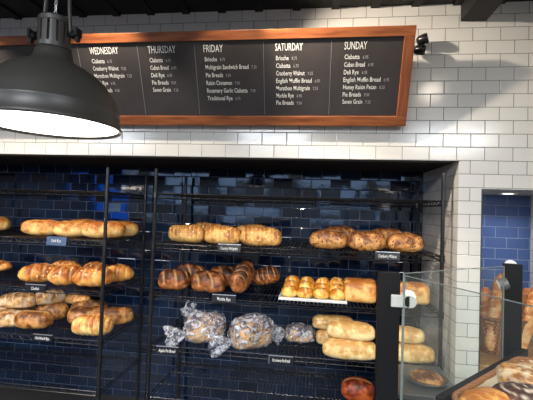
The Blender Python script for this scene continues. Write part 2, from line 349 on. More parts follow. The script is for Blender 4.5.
# ------------------------------------------------------------------ pendant lamp
def make_pendant():
    p = empty('pendant_lamp', (-1.503, -1.387, 1.838)); p.scale = (.93, .93, .93)
    bm = BM()
    prof = [(.198, .012), (.200, .0), (.205, -.002), (.206, .006), (.202, .012), (.1995, .03), (.1975, .050), (.1985, .053), (.197, .056), (.188, .085), (.174, .112), (.152, .140), (.125, .163), (.098, .180), (.074, .192), (.060, .203), (.054, .216), (.052, .232), (.047, .236)]
    inner = [(r - .004, z - .003) for r, z in prof[::-1] if z > .02]
    lathe(bm, prof + inner + [prof[0]], 64); link('shade', bm, M_shade, p, True)
    bm = BM(); lathe(bm, [(.0005, .0065), (.1965, .0065), (.1965, .0105), (.0005, .0105)], 48); link('diffuser', bm, M_diff, p, True)
    bm = BM(); n = 12                                   # vented lamp housing with vertical slots
    lathe(bm, [(.047, .2365), (.049, .238), (.049, .252), (.0445, .254)], 48)
    lathe(bm, [(.0445, .316), (.047, .318), (.047, .330), (.044, .334), (.0005, .336)], 48)
    for k in range(n):
        a = 2 * PI * k / n
        seg = []
        for j in range(4):
            b_ = a + (j - 1.5) / 3 * 2 * PI / n * .68
            seg.append((math.cos(b_), math.sin(b_)))
        vs = [[bm.verts.new((c * .0455, s_ * .0455, z)) for c, s_ in seg] for z in (.252, .318)]
        vi = [[bm.verts.new((c * .040, s_ * .040, z)) for c, s_ in seg] for z in (.252, .318)]
        for j in range(3):
            bm.faces.new((vs[0][j], vs[0][j+1], vs[1][j+1], vs[1][j])); bm.faces.new((vi[0][j+1], vi[0][j], vi[1][j], vi[1][j+1]))
        for j in (0, 3): bm.faces.new((vs[0][j], vs[1][j], vi[1][j], vi[0][j]))
    lathe(bm, [(.030, .252), (.030, .318)], 24)
    link('vented_housing', bm, M_shade, p)
    bm = BM()                                          # yoke
    tube(bm, [(-.056, 0, .285), (-.054, 0, .30), (-.034, 0, .345), (-.033, 0, .44), (-.03, 0, .62), (0, 0, .66), (.03, 0, .62), (.043, 0, .44), (.047, 0, .36), (.052, 0, .30), (.054, 0, .285)], .0058, 8)
    link('yoke', bm, M_shade, p, True)
    for s in (-1, 1):
        bm = BM(); tube(bm, [(s * .046, 0, .285), (s * .082, 0, .283)], .0065, 8); tube(bm, [(s * .060, 0, .284), (s * .072, 0, .284)], .0125, 10)
        box(bm, s * .078 - .004, s * .078 + .004, -.014, .014, .278, .302); box(bm, s * .078 - .005, s * .078 + .005, -.006, .006, .262, .285)
        link('wing_bolt', bm, M_blackmetal, p)
    bm = BM()
    for k in range(22):
        z = .34 + k * .0145; ring = []
        for j in range(8):
            t_ = 2 * PI * j / 8; ring.append((math.cos(t_) * .004 * (k % 2) , math.cos(t_) * .004 * (1 - k % 2), z + math.sin(t_) * .010))
        tube(bm, ring, .0011, 4, closed=True)
    link('chain', bm, M_silver, p)
    bm = BM(); tube(bm, [(0, 0, .655), (0, 0, 1.10)], .007, 8); lathe(bm, [(.001, 1.09), (.05, 1.09), (.055, 1.102), (.001, 1.102)], 24); link('ceiling_rod', bm, M_blackmetal, p)
    return p
pend = make_pendant()
tag(pend, 'large charcoal dome pendant lamp with glowing white underside hanging before the menu board', 'pendant lamp')

# ------------------------------------------------------------------ wire racks
SH = [1.71, 1.375, 1.035, .705, .37]
RW, RD = 1.829, .60
def shelf_bm(w, d):
    bm = BM()
    def edge(p, q, dz0=-.002, dz1=-.030):
        p = Vector(p); q = Vector(q); L_ = (q - p).length; n = int(L_ / .034)
        tube(bm, [p + Vector((0, 0, dz0)), q + Vector((0, 0, dz0))], .0032, 5); tube(bm, [p + Vector((0, 0, dz1)), q + Vector((0, 0, dz1))], .0032, 5)
        pts = []
        for i in range(n + 1):
            a = p.lerp(q, i / n); pts.append(a + Vector((0, 0, dz0 if i % 2 else dz1)))
        tube(bm, pts, .0021, 4)
    c = [(.016, 0, 0), (w - .016, 0, 0)]
    edge(*c); edge((.016, d, 0), (w - .016, d, 0)); edge((0, .016, 0), (0, d - .016, 0)); edge((w, .016, 0), (w, d - .016, 0))
    n = int(w / .0254)
    for i in range(1, n): x = w * i / n; tube(bm, [(x, -.001, .002), (x, d + .001, .002)], .0016, 4)
    for y in (.2, .4): tube(bm, [(0, y, -.003), (w, y, -.003)], .0028, 5)
    for x in (0, w):
        for y in (0, d): lathe(bm, [(.0135, -.034), (.018, -.034), (.0165, .006), (.0135, .006)], 12, T(x, y, 0))
    return bm
def post_bm():
    bm = BM(); prof = [(.0005, .03), (.0125, .03)]
    z = .05
    while z < 1.86: prof += [(.0125, z - .0015), (.0112, z), (.0125, z + .0015)]; z += .0254
    prof += [(.0125, 1.868), (.010, 1.878), (.0005, 1.879)]
    lathe(bm, prof, 10)
    return bm
rack = empty('wire_rack', (-1.803, .06, 0))
s0 = link('shelf', shelf_bm(RW, RD), M_black, rack); s0.location.z = SH[0]
for z in SH[1:]:
    c = s0.copy(); COL.objects.link(c); c.parent = rack; c.location = (0, 0, z)
p0 = link('post', post_bm(), M_black, rack)
bf = BM(); lathe(bf, [(.0005, 0), (.02, 0), (.02, .012), (.008, .02), (.008, .035), (.0005, .035)], 12)
f0 = link('levelling_foot', bf, M_rubber, p0)
for x, y in ((RW, 0), (0, RD), (RW, RD)):
    c = p0.copy(); COL.objects.link(c); c.parent = rack; c.location = (x, y, 0)
    f = f0.copy(); COL.objects.link(f); f.parent = c
rack2 = copy_tree(rack); rack2.location = (-2.147 - RW, .06, 0)
tag(rack, 'black wire shelving rack in front of navy tiles, beside the white tiled pillar', 'shelving', 'black wire bread racks')
tag(rack2, 'black wire shelving rack at the left edge, under the pendant lamp', 'shelving', 'black wire bread racks')

# ------------------------------------------------------------------ shelf signs
signs = [(-2.49, 1.361, .145, .056, 'Deli Rye', M_tagslate, 'slate blue shelf sign under the pale loaves of the left rack'),
 (-1.287, 1.366, .15, .046, 'Country Multigrain', M_tagblack, 'black shelf sign reading Country Multigrain, under the twisted tan loaves'),
 (-.297, 1.362, .145, .044, 'Cranberry Walnut', M_tagblack, 'black shelf sign reading Cranberry Walnut, under the seeded loaves on the right'),
 (-2.631, 1.033, .15, .046, 'Challah', M_tagblack, 'black shelf sign reading Challah, under the golden braids of the left rack'),
 (-1.309, 1.040, .155, .048, 'Marble Rye', M_tagblack, 'black shelf sign reading Marble Rye, under the dark brown loaves'),
 (-2.561, .699, .143, .042, 'Old World Rye', M_tagblack, 'black shelf sign reading Old World Rye, on the lower left rack'),
 (-1.675, .683, .15, .046, 'Apple Pie Bread', M_tagblack, 'black shelf sign reading Apple Pie Bread, below the leftmost bagged loaf'),
 (-.929, .680, .15, .046, 'Strawberry Pie Bread', M_tagblack, 'black shelf sign reading Strawberry Pie Bread, below the small bagged loaf')]
for x, z, w, h, s, m, lab in signs:
    e = empty('shelf_sign', (x, .048, z)); e.rotation_euler = (math.radians(-6), 0, 0)
    bm = BM(); box(bm, -w/2, w/2, -.004, 0, -h/2, h/2); link('card', bm, m, e)
    bm = BM(); box(bm, -w/2, w/2, -.006, .004, h/2, h/2 + .004)
    if 'Straw' in s: box(bm, -w/2 - .003, -w/2, -.006, .002, -h/2, h/2 + .004)
    link('holder_edge', bm, M_silver if m is M_tagblack else M_tagslate, e)
    bm = BM(); tw = min(w * .74, len(s) * .0088); add_text(bm, s, T(0, -.0046, -.010 + (.004 if h > .05 else 0)) @ R(90, 'X'), width=tw, height=.019, bold=.006, align='CENTER')
    link('lettering', bm, M_chalk, e)
    tag(e, lab, 'sign', 'shelf signs')

# ------------------------------------------------------------------ bread
def loaf_bm(L_, W_, H_, style='plain', seed=0, K=6, pw=2.6, lump=.05, nu=64, nv=40, tw=.12):
    rnd = random.Random(seed); bm = BM(); cl = bm.verts.layers.float.new('crease')
    rings = []; ox = rnd.random() * 50
    for i in range(nu + 1):
        t = -1 + 2 * i / nu; tt = math.sin(t * PI / 2)
        env = max(0, 1 - abs(tt) ** pw) ** (1 / pw)
        if style in ('baguette', 'challah'): env = max(0, 1 - abs(tt) ** (pw * .8)) ** (1 / 1.9)
        ring = []
        for j in range(nv):
            a = 2 * PI * j / nv; ca, sa = math.cos(a), math.sin(a)
            q = 2.4 if style != 'pan' else 4
            k = (abs(ca) ** q + abs(sa) ** q) ** (-1 / q)
            y, z = ca * k, sa * k
            if z < 0: z *= .75
            cr = 0; s = 1
            if style == 'twist':
                g = abs(math.sin(PI * (tt * K / 2 + .62 * math.cos(a) * (1 if sa > -.2 else .3) + .1 * seed)))
                s = 1.0 - tw * (1 - g ** .5); cr = max(0, 1 - g * 2.2) * .6
            elif style in ('braid', 'challah'):
                off = .5 if ca > 0 else 0
                g = abs(math.sin(PI * (tt * K / 2 + off + .55 * abs(ca) + .13 * seed)))
                mid = min(1, abs(ca) * 5 + .35) if sa > 0 else 1
                g = min(g, 1) * mid
                s = .84 + .17 * g ** .55; cr = max(0, 1 - g * 1.9) * .55
            elif style == 'score':
                if sa > .15:
                    g = abs(math.sin(PI * (tt * K / 2 + .28 * ca + .5)))
                    s = 1 + (.05 if g > .3 else -.05 + g * .3) * min(1, (sa - .15) * 3); cr = max(0, 1 - g * 3.6) * min(1, (sa - .15) * 3) * min(1, env * 2)
            elif style == 'split':
                if sa > .3:
                    g = min(1, abs(ca + .08 * math.sin(tt * 5)) * 4.5); s = .93 + .07 * g; cr = (1 - g) * min(1, env * 1.5) * .95
            elif style == 'ring' :
                rr_ = math.hypot(tt, ca * env) if sa > 0 else 1
                g = abs(math.sin(rr_ * PI * 3.1)); cr = max(0, 1 - g * 2.6) * (1 if sa > .2 else 0) * .9; s = 1 - .03 * cr
            elif style == 'crust':
                g = abs(noise.noise(Vector((tt * 4 + ox, y * 2, z * 2)))); s = 1 + g * .12; cr = max(0, 1 - g * 9) * .35
            p = Vector((tt * L_ / 2, y * W_ / 2 * env * s, 0)); zz = (z * .57 + .43) * H_
            zc = .43 * H_; p.z = zc + (zz - zc) * env * s
            n_ = noise.noise(Vector((p.x * 9 + ox, p.y * 9, p.z * 9))); n2 = noise.noise(Vector((p.x * 30 + ox, p.y * 30, p.z * 30)))
            f = 1 + lump * n_ * 2 + lump * .6 * n2
            p.x *= (1 + lump * n_ * .5); p.y *= f; p.z = zc + (p.z - zc) * f
            if style == 'pan' and p.z > .8 * H_: p.z += n2 * .004
            p.z = max(p.z, 0)
            v = bm.verts.new(p); v[cl] = min(1, max(0, cr)); ring.append(v)
        rings.append(ring)
    for A, B in zip(rings, rings[1:]):
        for k in range(nv): bm.faces.new((A[k], A[(k + 1) % nv], B[(k + 1) % nv], B[k]))
    bmesh.ops.remove_doubles(bm, verts=bm.verts[:], dist=.0004)
    return bm
def loaf(name, label, cat, x, y, z, L_, W_, H_, rz, style, mat, group=None, seed=0, K=6, tilt=0, **k):
    o = link(name, loaf_bm(L_, W_, H_, style, seed, K, **k), mat, None, True)
    o.location = (x, y, z); o.rotation_euler = (0, math.radians(tilt), math.radians(rz)); tag(o, label, cat, group); return o
S2, S3, S4, S5 = [s + .0045 for s in SH[1:]]
D = [
 # right rack, second shelf
 ('twisted_loaf', 'tan twisted multigrain loaf nearest the left post of the middle rack', -1.612, .17, S2, .262, .15, .118, 0, 'twist', B_multi, 'twisted multigrain loaves', 1, 7),
 ('twisted_loaf', 'tan twisted multigrain loaf in the middle of the front three', -1.362, .18, S2, .268, .15, .118, 0, 'twist', B_multi, 'twisted multigrain loaves', 2, 7),
 ('twisted_loaf', 'longest tan twisted multigrain loaf, right of the other two in front', -1.098, .16, S2, .294, .15, .12, -2, 'twist', B_multi, 'twisted multigrain loaves', 3, 8),
 ('twisted_loaf', 'tan twisted loaf lying behind the gap of the two left front loaves', -1.53, .40, S2, .26, .15, .125, 4, 'twist', B_multi, 'twisted multigrain loaves', 4, 7),
 ('twisted_loaf', 'tan twisted loaf lying behind the middle and right front loaves', -1.19, .40, S2, .28, .15, .125, -3, 'twist', B_multi, 'twisted multigrain loaves', 5, 7),
 ('seeded_loaf', 'nutty seeded loaf, leftmost of the seeded ones', -.650, .21, S2, .27, .15, .105, -8, 'crust', B_seed, 'seeded walnut loaves', 6, 6),
 ('seeded_loaf', 'nutty seeded loaf between two others above the Cranberry Walnut sign', -.405, .19, S2, .26, .15, .11, 4, 'crust', B_seed, 'seeded walnut loaves', 7, 6),
 ('seeded_loaf', 'nutty seeded loaf, rightmost, next to the rack post', -.158, .22, S2, .245, .15, .105, 2, 'crust', B_seed, 'seeded walnut loaves', 8, 6),
 ('seeded_loaf', 'dark seeded loaf in the back row behind the left and middle ones', -.56, .42, S2, .25, .14, .125, -5, 'crust', B_seed, 'seeded walnut loaves', 9, 6),
 ('seeded_loaf', 'dark seeded loaf in the back row behind the rightmost seeded loaf', -.24, .43, S2, .24, .14, .125, 6, 'crust', B_seed, 'seeded walnut loaves', 10, 6),
 # right rack, third shelf
 ('marble_loaf', 'dark brown marbled loaf at the left end of its shelf', -1.712, .23, S3, .235, .15, .125, -6, 'twist', B_dark, 'dark marbled loaves', 11, 4),
 ('marble_loaf', 'dark brown marbled loaf second from the left post', -1.458, .21, S3, .245, .15, .13, 3, 'twist', B_dark, 'dark marbled loaves', 12, 4),
 ('marble_loaf', 'dark marbled braid standing end-on, pointing at the viewer', -1.224, .27, S3, .30, .125, .15, 80, 'twist', B_dark, 'dark marbled loaves', 13, 6),
 ('marble_loaf', 'dark marbled loaf right of the end-on braid', -1.070, .41, S3, .21, .14, .115, -14, 'twist', B_dark, 'dark marbled loaves', 14, 4),
 ('marble_loaf', 'dark marbled loaf in the back row behind the leftmost one', -1.66, .44, S3, .24, .14, .135, 5, 'twist', B_dark, 'dark marbled loaves', 15, 4),
 ('marble_loaf', 'dark marbled loaf in the back row behind the second one', -1.40, .44, S3, .24, .14, .135, -4, 'twist', B_dark, 'dark marbled loaves', 16, 4),
 ('pan_loaf', 'square golden pan loaf just left of the black guard post', -.437, .23, S3, .222, .18, .125, -4, 'pan', B_golden, 'square golden loaves', 17, 6),
 ('pan_loaf', 'square golden pan loaf seen through the glass guard', -.10, .28, S3, .232, .18, .115, -2, 'pan', B_golden, 'square golden loaves', 18, 6),
 # right rack, fourth shelf : pale ciabatta stacks
 ('ciabatta_loaf', 'pale ciabatta at the bottom front of the left stack', -.505, .095, S4, .36, .14, .107, -4, 'long', B_pale, 'pale ciabatta loaves', 20, 6),
 ('ciabatta_loaf', 'pale ciabatta lying on top of the left stack', -.50, .12, S4 + .113, .32, .135, .098, -6, 'long', B_pale, 'pale ciabatta loaves', 21, 6),
 ('ciabatta_loaf', 'pale ciabatta behind the left stack, low against the shelf', -.575, .32, S4, .30, .13, .095, 4, 'long', B_pale, 'pale ciabatta loaves', 22, 6),
 ('ciabatta_loaf', 'pale ciabatta on top at the back of the left stack', -.60, .33, S4 + .103, .30, .13, .085, 2, 'long', B_pale, 'pale ciabatta loaves', 23, 6),
 ('ciabatta_loaf', 'pale ciabatta seen through the glass, lower of the right pair', -.155, .115, S4, .35, .135, .10, -3, 'long', B_pale, 'pale ciabatta loaves', 24, 6),
 ('ciabatta_loaf', 'pale ciabatta seen through the glass, upper of the right pair', -.19, .15, S4 + .106, .31, .13, .088, -5, 'long', B_pale, 'pale ciabatta loaves', 25, 6),
 ('glazed_loaf', 'reddish brown glazed loaf on the lowest visible shelf, left of the black post', -.427, .27, S5, .235, .15, .13, -4, 'split', B_red, None, 26, 6),
 # left rack, second shelf
 ('pale_loaf', 'pale wheat loaf cut off by the left edge, on the second shelf', -3.385, .50, S2, .27, .15, .11, 20, 'crust', B_light, 'pale wheat loaves', 30, 6),
 ('pale_loaf', 'pale wheat loaf, leftmost whole one on the second shelf', -2.745, .25, S2, .31, .132, .112, 26, 'split', B_light, 'pale wheat loaves', 31, 5),
 ('pale_loaf', 'pale wheat loaf above the slate blue sign', -2.508, .26, S2, .30, .132, .112, 32, 'split', B_light, 'pale wheat loaves', 32, 5),
 ('pale_loaf', 'pale wheat loaf crossed by the right post of the left rack', -2.270, .25, S2, .31, .135, .118, 30, 'split', B_light, 'pale wheat loaves', 33, 5),
 ('pale_loaf', 'pale wheat loaf in the back, showing between two front loaves', -2.60, .52, S2, .28, .12, .115, 6, 'split', B_light, 'pale wheat loaves', 34, 5),
 ('pale_loaf', 'pale wheat loaf farthest right on the second shelf, in the back row', -2.235, .45, S2, .27, .13, .113, 30, 'split', B_light, 'pale wheat loaves', 35, 5),
 # left rack, third shelf
 ('challah_loaf', 'golden challah cut off by the left edge, on the third shelf', -3.37, .52, S3, .28, .15, .085, 10, 'challah', B_challah, 'golden challah braids', 40, 4),
 ('challah_loaf', 'golden challah braid above the Challah sign, front left', -2.730, .215, S3, .30, .132, .13, 44, 'challah', B_challah, 'golden challah braids', 41, 4),
 ('challah_loaf', 'golden challah braid second from the left in front', -2.500, .20, S3, .28, .132, .132, 44, 'challah', B_challah, 'golden challah braids', 42, 4),
 ('challah_loaf', 'golden challah braid in front of the right rack post', -2.280, .17, S3, .30, .14, .14, 34, 'challah', B_challah, 'golden challah braids', 43, 4),
 ('challah_loaf', 'golden challah braid farthest right on its shelf', -2.225, .40, S3, .26, .135, .122, 34, 'challah', B_challah, 'golden challah braids', 44, 4),
 ('challah_loaf', 'golden challah braid at the back left', -2.72, .50, S3, .27, .12, .12, 4, 'challah', B_challah, 'golden challah braids', 45, 4),
 ('challah_loaf', 'golden challah braid at the back, between the others', -2.46, .50, S3, .24, .12, .12, 6, 'challah', B_challah, 'golden challah braids', 46, 4),
 # left rack, fourth shelf
 ('rustic_loaf', 'floured rustic loaf cut off by the left edge, lying on the fourth shelf', -2.965, .20, S4, .27, .16, .105, 4, 'crust', B_rusticfl, 'rustic loaves', 50, 6),
 ('rustic_loaf', 'brown square-ended rustic loaf with a split crust', -2.750, .20, S4, .28, .15, .118, 8, 'split', B_rustic, 'rustic loaves', 51, 6),
 ('rustic_loaf', 'long dark brown rustic loaf behind the pale braid', -2.445, .39, S4, .31, .15, .13, 28, 'split', B_rustic, 'rustic loaves', 52, 6),
 ('braided_loaf', 'pale crackled braid crossed by the rack post on the fourth shelf', -2.262, .155, S4, .29, .16, .14, 18, 'braid', B_light, None, 53, 8),
 ('rustic_loaf', 'brown rustic loaf behind and right of the pale braid', -2.235, .43, S4, .27, .12, .12, 34, 'crust', B_rustic, 'rustic loaves', 54, 6),
 ('rustic_loaf', 'dark rustic loaf in the back row of the fourth shelf', -2.52, .53, S4, .32, .13, .13, 6, 'crust', B_rustic, 'rustic loaves', 55, 6),
 ('rustic_loaf', 'floured rustic loaf under the leftmost stacked one', -3.07, .41, S4, .30, .16, .11, 10, 'crust', B_rusticfl, 'rustic loaves', 56, 6),
 ('rustic_loaf', 'floured rustic loaf on top of the pile at the left edge', -2.965, .30, S4 + .108, .28, .15, .105, 20, 'score', B_rusticfl, 'rustic loaves', 57, 5),
 ('rustic_loaf', 'brown rustic loaf low in the back, carrying the pile', -2.78, .44, S4, .26, .15, .12, 14, 'crust', B_rustic, 'rustic loaves', 58, 6),
 ('rustic_loaf', 'floured brown loaf stacked right of the topmost one', -2.80, .43, S4 + .115, .24, .14, .10, 48, 'score', B_rusticfl, 'rustic loaves', 59, 5),
 ('braided_loaf', 'thin pale braid at the back under the Challah sign', -2.66, .55, S4 + .10, .26, .10, .08, 6, 'braid', B_light, None, 60, 8),
]
for n, lab, x, y, z, L_, W_, H_, rz, st, m, g, sd, K in D:
    kw = {}; L_ *= .93
    if not (S3 + .05 > z > S2) : H_ *= {'twisted_loaf': 1.06, 'seeded_loaf': 1.12, 'marble_loaf': 1.14, 'pan_loaf': 1.15, 'ciabatta_loaf': 1.1}.get(n, 1.05)
    if st == 'pan': kw = dict(pw=7, lump=.02)
    if st == 'long': kw = dict(pw=3.6, lump=.05)
    if st == 'challah': kw = dict(pw=3.2, lump=.06)
    if st in ('split', 'score', 'crust'): kw = dict(pw=3.0, lump=.07)
    if st == 'twist': kw = dict(pw=3.6, lump=.07, tw=.11 if m is B_multi else .16)
    if m is B_dark: K = 2.4
    if 'end-on' in lab: z += .038; K = 5; kw['tw'] = .24
    if m is B_multi: K = K + 2
    loaf(n, lab, 'bread', x, y, z, L_, W_, H_, rz, st, m, g, sd, K, tilt=(-16 if 'end-on' in lab else 0), **kw)

# rolls in a white tray
tr = empty('serving_tray', (-.742, .275, S3), math.radians(-1.5)); bm = BM(); box(bm, -.22, .22, -.155, .155, .0, .008)
for q in ((-.22, .22, -.155, -.150), (-.22, .22, .150, .155), (-.22, -.215, -.155, .155), (.215, .22, -.155, .155)): box(bm, q[0], q[1], q[2], q[3], .004, .018)
link('tray', bm, M_whiteplastic, tr); tag(tr, 'shallow white tray holding the golden rolls on the third shelf', 'tray')
cols = ['leftmost', 'second', 'third', 'rightmost']; rows = ['front', 'middle', 'back']
r0_ = None
for i in range(4):
    for j in range(3):
        rnd = random.Random(i * 7 + j)
        lab = 'glossy golden roll, %s row, %s column of the white tray' % (rows[j], cols[i])
        x = -.742 + (i - 1.5) * .105 + j * .006; y = .275 + (j - 1) * .098 + rnd.uniform(-.003, .003)
        o = loaf('bread_roll', lab, 'roll', x, y, S3 + .009, .112, .105, .074 + .018 * j + rnd.uniform(-.004, .004), rnd.uniform(70, 110), 'split', B_roll, 'golden rolls in the white tray', i * 3 + j + 70, 6, pw=2.6, lump=.05, nu=24, nv=24)

# bagged loaves
def bagged(label, x, y, z, L_, W_, H_, rz, seed, tails):
    e = empty('bagged_loaf', (x, y, z), math.radians(rz))
    link('bread', loaf_bm(L_, W_, H_, 'crust', seed, pw=3.6, lump=.06), B_bag, e, True)
    bm = loaf_bm(L_ * 1.10, W_ * 1.12, H_ * 1.06, 'plain', seed, pw=3.2, lump=.07, nu=64, nv=48)
    for v in bm.verts:
        q = abs(noise.noise(v.co * 22 + Vector((seed, 0, 0)))); v.co += (v.co - Vector((0, 0, H_ / 2))).normalized() * (q * .018)
        v.co.z = max(v.co.z, 0)
    link('plastic_bag', bm, M_plastic, e, True)
    for (tx, ty, tz, yaw_, pit, ln, fl) in tails:
        ln *= 1.2; fl *= 1.2
        bm = BM(); n = 36; prof = [(.010, 0), (.014, .01), (.03, .25 * ln), (.7 * fl, .55 * ln), (fl, .8 * ln), (fl * 1.05, ln)]
        rings = []
        for i in range(13):
            f = i / 12 * (len(prof) - 1); a = min(int(f), len(prof) - 2); q = f - a
            r_ = prof[a][0] * (1 - q) + prof[a + 1][0] * q; zz = prof[a][1] * (1 - q) + prof[a + 1][1] * q
            ring = []
            for k in range(n):
                t_ = 2 * PI * k / n
                rr_ = r_ * (1 + .32 * math.sin(t_ * 5 + seed) * min(1, i / 6) + .15 * math.sin(t_ * 11 + i * .7))
                ring.append(bm.verts.new((rr_ * math.cos(t_), rr_ * math.sin(t_) * .75, zz + .012 * math.sin(t_ * 4 + seed) * (i / 12))))
            rings.append(ring)
        for A, B in zip(rings, rings[1:]):
            for k in range(n): bm.faces.new((A[k], A[(k + 1) % n], B[(k + 1) % n], B[k]))
        bmesh.ops.transform(bm, matrix=T(tx, ty, tz) @ R(yaw_, 'Z') @ R(pit, 'Y'), verts=bm.verts[:])
        link('bag_tail', bm, M_plastic, e, True)
    tag(e, label, 'bread', 'bagged loaves'); return e
bagged('large loaf in clear crinkled plastic, leftmost of the bagged ones', -1.47, .20, S4, .255, .18, .185, 20, 3, [(-.125, -.03, .065, 0, -98, .11, .055), (-.07, .02, .14, 20, -30, .10, .04)])
bagged('largest loaf in clear crinkled plastic, middle of the bagged ones', -1.14, .145, S4, .26, .19, .20, 38, 8, [(-.135, -.005, .06, -30, -100, .12, .055), (.13, -.02, .07, -10, 100, .06, .04)])
bagged('small loaf in clear crinkled plastic above the Strawberry Pie Bread sign', -.825, .345, S4, .19, .14, .105, 0, 13, [(-.095, .0, .05, 0, -95, .07, .04)])

# ------------------------------------------------------------------ niche : shelf, basket, baguettes, downlight, price card
lg = link('niche_shelf', (lambda b: (box(b, .225, .798, .005, .595, .72, .76, bev=.004), b)[1])(BM()), M_woodlight); tag(lg, 'light wooden shelf board in the blue tiled niche under the baguettes', 'shelf')
bk = empty('wicker_basket', (.455, .27, .761))
bm = BM(); nn = 40
def bw(z): return .112 + (.165 - .112) * (z / .235)
pr = [(.001, 0), (bw(0), 0)] + [(bw(z) + .003 * ((i % 2) * 2 - 1), z) for i, z in enumerate([.012 * k for k in range(1, 20)])]
prin = [(r - .010, z) for r, z in pr[::-1][:-2]] + [(.001, .008)]
lathe(bm, pr + prin, nn); link('woven_body', bm, M_wicker, bk, True)
bm = BM(); ring = [(.168 * math.cos(2*PI*k/40), .168 * math.sin(2*PI*k/40), .236 + .002 * math.sin(k * PI)) for k in range(40)]; tube(bm, ring, .010, 8, closed=True); link('rim', bm, M_wicker, bk, True)
for s in (-1, 1):
    bm = BM(); tube(bm, [(s * (.168 + .02 * math.sin(a)), -.05 + .1 * a / PI, .236 + .03 * math.sin(a)) for a in [PI * i / 8 for i in range(9)]], .007, 6); link('handle', bm, M_wicker, bk, True)
tag(bk, 'round brown wicker basket of upright baguettes in the blue tiled niche', 'basket')
bags_ = [(.365, .20, .785, .48, 5, 4, 'baguette standing tallest at the left side of the niche basket'),
 (.368, .285, .785, .38, 1, 0, 'shorter darker baguette leaning on the left rim of the basket'),
 (.425, .30, .785, .44, 7, 4, 'baguette behind the black guard post, left of the basket middle'),
 (.475, .20, .785, .40, 3, 8, 'baguette in the basket middle hidden mostly by the guard post'),
 (.535, .19, .785, .44, 8, 10, 'light baguette right of the black guard post, leaning right'),
 (.555, .27, .785, .40, 8, 2, 'baguette leaning against the right rim of the basket'),
 (.49, .35, .785, .46, 3, -4, 'baguette at the back of the niche basket')]
for i, (x, y, z, ln, tx, ty, lab) in enumerate(bags_):
    bm = loaf_bm(ln, .075, .066, 'score', 90 + i, 9, pw=3.2, lump=.05, nu=60, nv=22)
    bmesh.ops.transform(bm, matrix=R(-90, 'Y') @ T(ln / 2, 0, -.03), verts=bm.verts[:])
    zmin = min(v.co.z for v in bm.verts); bmesh.ops.translate(bm, vec=(0, 0, -zmin), verts=bm.verts[:])
    o = link('baguette', bm, B_baguette, None, True); o.location = (x, y, z); o.rotation_euler = (math.radians(ty), math.radians(tx), math.radians(i * 40 - 60) * 0)
    tag(o, lab, 'bread', 'baguettes in the basket')
pc = empty('price_card', (.315, -.002, .745)); bm = BM(); box(bm, -.035, .035, -.004, 0, -.022, .022); link('card', bm, M_card, pc); bm = BM(); box(bm, -.037, .037, -.001, .004, -.028, -.022); link('clip', bm, M_silver, pc)
tag(pc, 'small pale blue price card clipped to the niche shelf front', 'sign')
dl = empty('downlight', (.505, .30, 1.782)); bm = BM(); lathe(bm, [(.040, -.001), (.058, -.001), (.056, -.006), (.041, -.006), (.040, -.001)], 32); link('trim_ring', bm, M_whiteplastic, dl, True)
bm = BM(); lathe(bm, [(.0005, -.004), (.040, -.004), (.040, -.001), (.0005, -.001)], 32); link('lens', bm, M_downlight, dl); tag(dl, 'round glowing downlight in the ceiling of the blue niche', 'ceiling light')

# ------------------------------------------------------------------ bakery case with glass guard
ang = math.atan2(.586, .81)
case = empty('bakery_case', (-.53, -.965, 0), ang)
bm = BM(); box(bm, 0, .93, -.82, .03, .10, .83, bev=.006); link('cabinet', bm, M_blackmetal, case)
bm = BM(); box(bm, .04, .89, -.78, -.01, 0, .10); link('toe_kick', bm, M_rubber, case)
bm = BM(); box(bm, -.01, .94, -.83, .04, .83, .86, bev=.004); link('steel_top', bm, M_steel, case)
for k in range(2):
    bm = BM(); box(bm, .03 + k * .44, .45 + k * .44, .03, .045, .14, .79, bev=.003); d_ = link('door', bm, M_blackmetal, case)
    bm = BM(); tube(bm, [(.40 + k * .12 , .046, .6), (.40 + k * .12, .065, .6), (.40 + k * .12, .065, .72), (.40 + k * .12, .046, .72)], .005, 6); link('handle', bm, M_silver, d_)
tag(case, 'black bakery case with steel top carrying the glass guard and bread tray', 'display case')
def post(x, y, lab, clamps, zt=1.41):
    e = empty('guard_post', (x, y, .86)); bm = BM(); box(bm, -.039, .039, -.014, .014, .006, zt - .86, bev=.002); link('upright', bm, M_blackmetal, e)
    bm = BM(); box(bm, -.055, .055, -.03, .03, 0, .006); link('base_plate', bm, M_steel, e)
    return tag(e, lab, 'post', 'black guard posts'), e
_, P1 = post(-.472, -.935, 'black flat guard post at the left corner of the glass, in front of the rack', 0)
_, P2 = post(.189, -.433, 'black flat guard post on the right, in front of the baguette niche', 0, 1.404)
P1.rotation_euler.z = math.radians(0); P2.rotation_euler.z = math.radians(-14)
# clamps
bm = BM(); box(bm, .006, .072, -.026, -.014, -.022, .022, bev=.003); lathe(bm, [(.001, -.006), (.022, -.006), (.022, .006), (.001, .006)], 24, T(.072, -.020, 0) @ R(90, 'X'))
c = link('clamp', bm, plain('grey cast clamp', (168, 172, 168), .45, .2), P1); c.location.z = 1.310 - .86
bm = BM(); lathe(bm, [(.001, 0), (.025, 0), (.025, .012), (.001, .012)], 28, T(.068, -.002, .014) @ R(90, 'X')); c2 = link('washer', bm, M_whiteplastic, c)
bm = BM(); lathe(bm, [(.001, -.020), (.027, -.020), (.029, 0), (.027, .018), (.001, .018)], 24, T(-.048, -.022, 0) @ R(68, 'Y')); c = link('clamp', bm, plain('dark grey clamp', (90, 94, 98), .4, .3), P2); c.location = (.010, 0, 1.308 - .86)
bm = BM(); lathe(bm, [(.001, 0), (.024, 0), (.024, .007), (.001, .007)], 24, T(-.070, -.018, -.009) @ R(68, 'Y')); link('washer', bm, M_whiteplastic, c)
bm = BM(); lathe(bm, [(.001, 0), (.027, 0), (.027, .010), (.001, .010)], 28, T(-.003, .028, .532) @ R(90, 'X')); link('top_washer', bm, M_whiteplastic, P2)
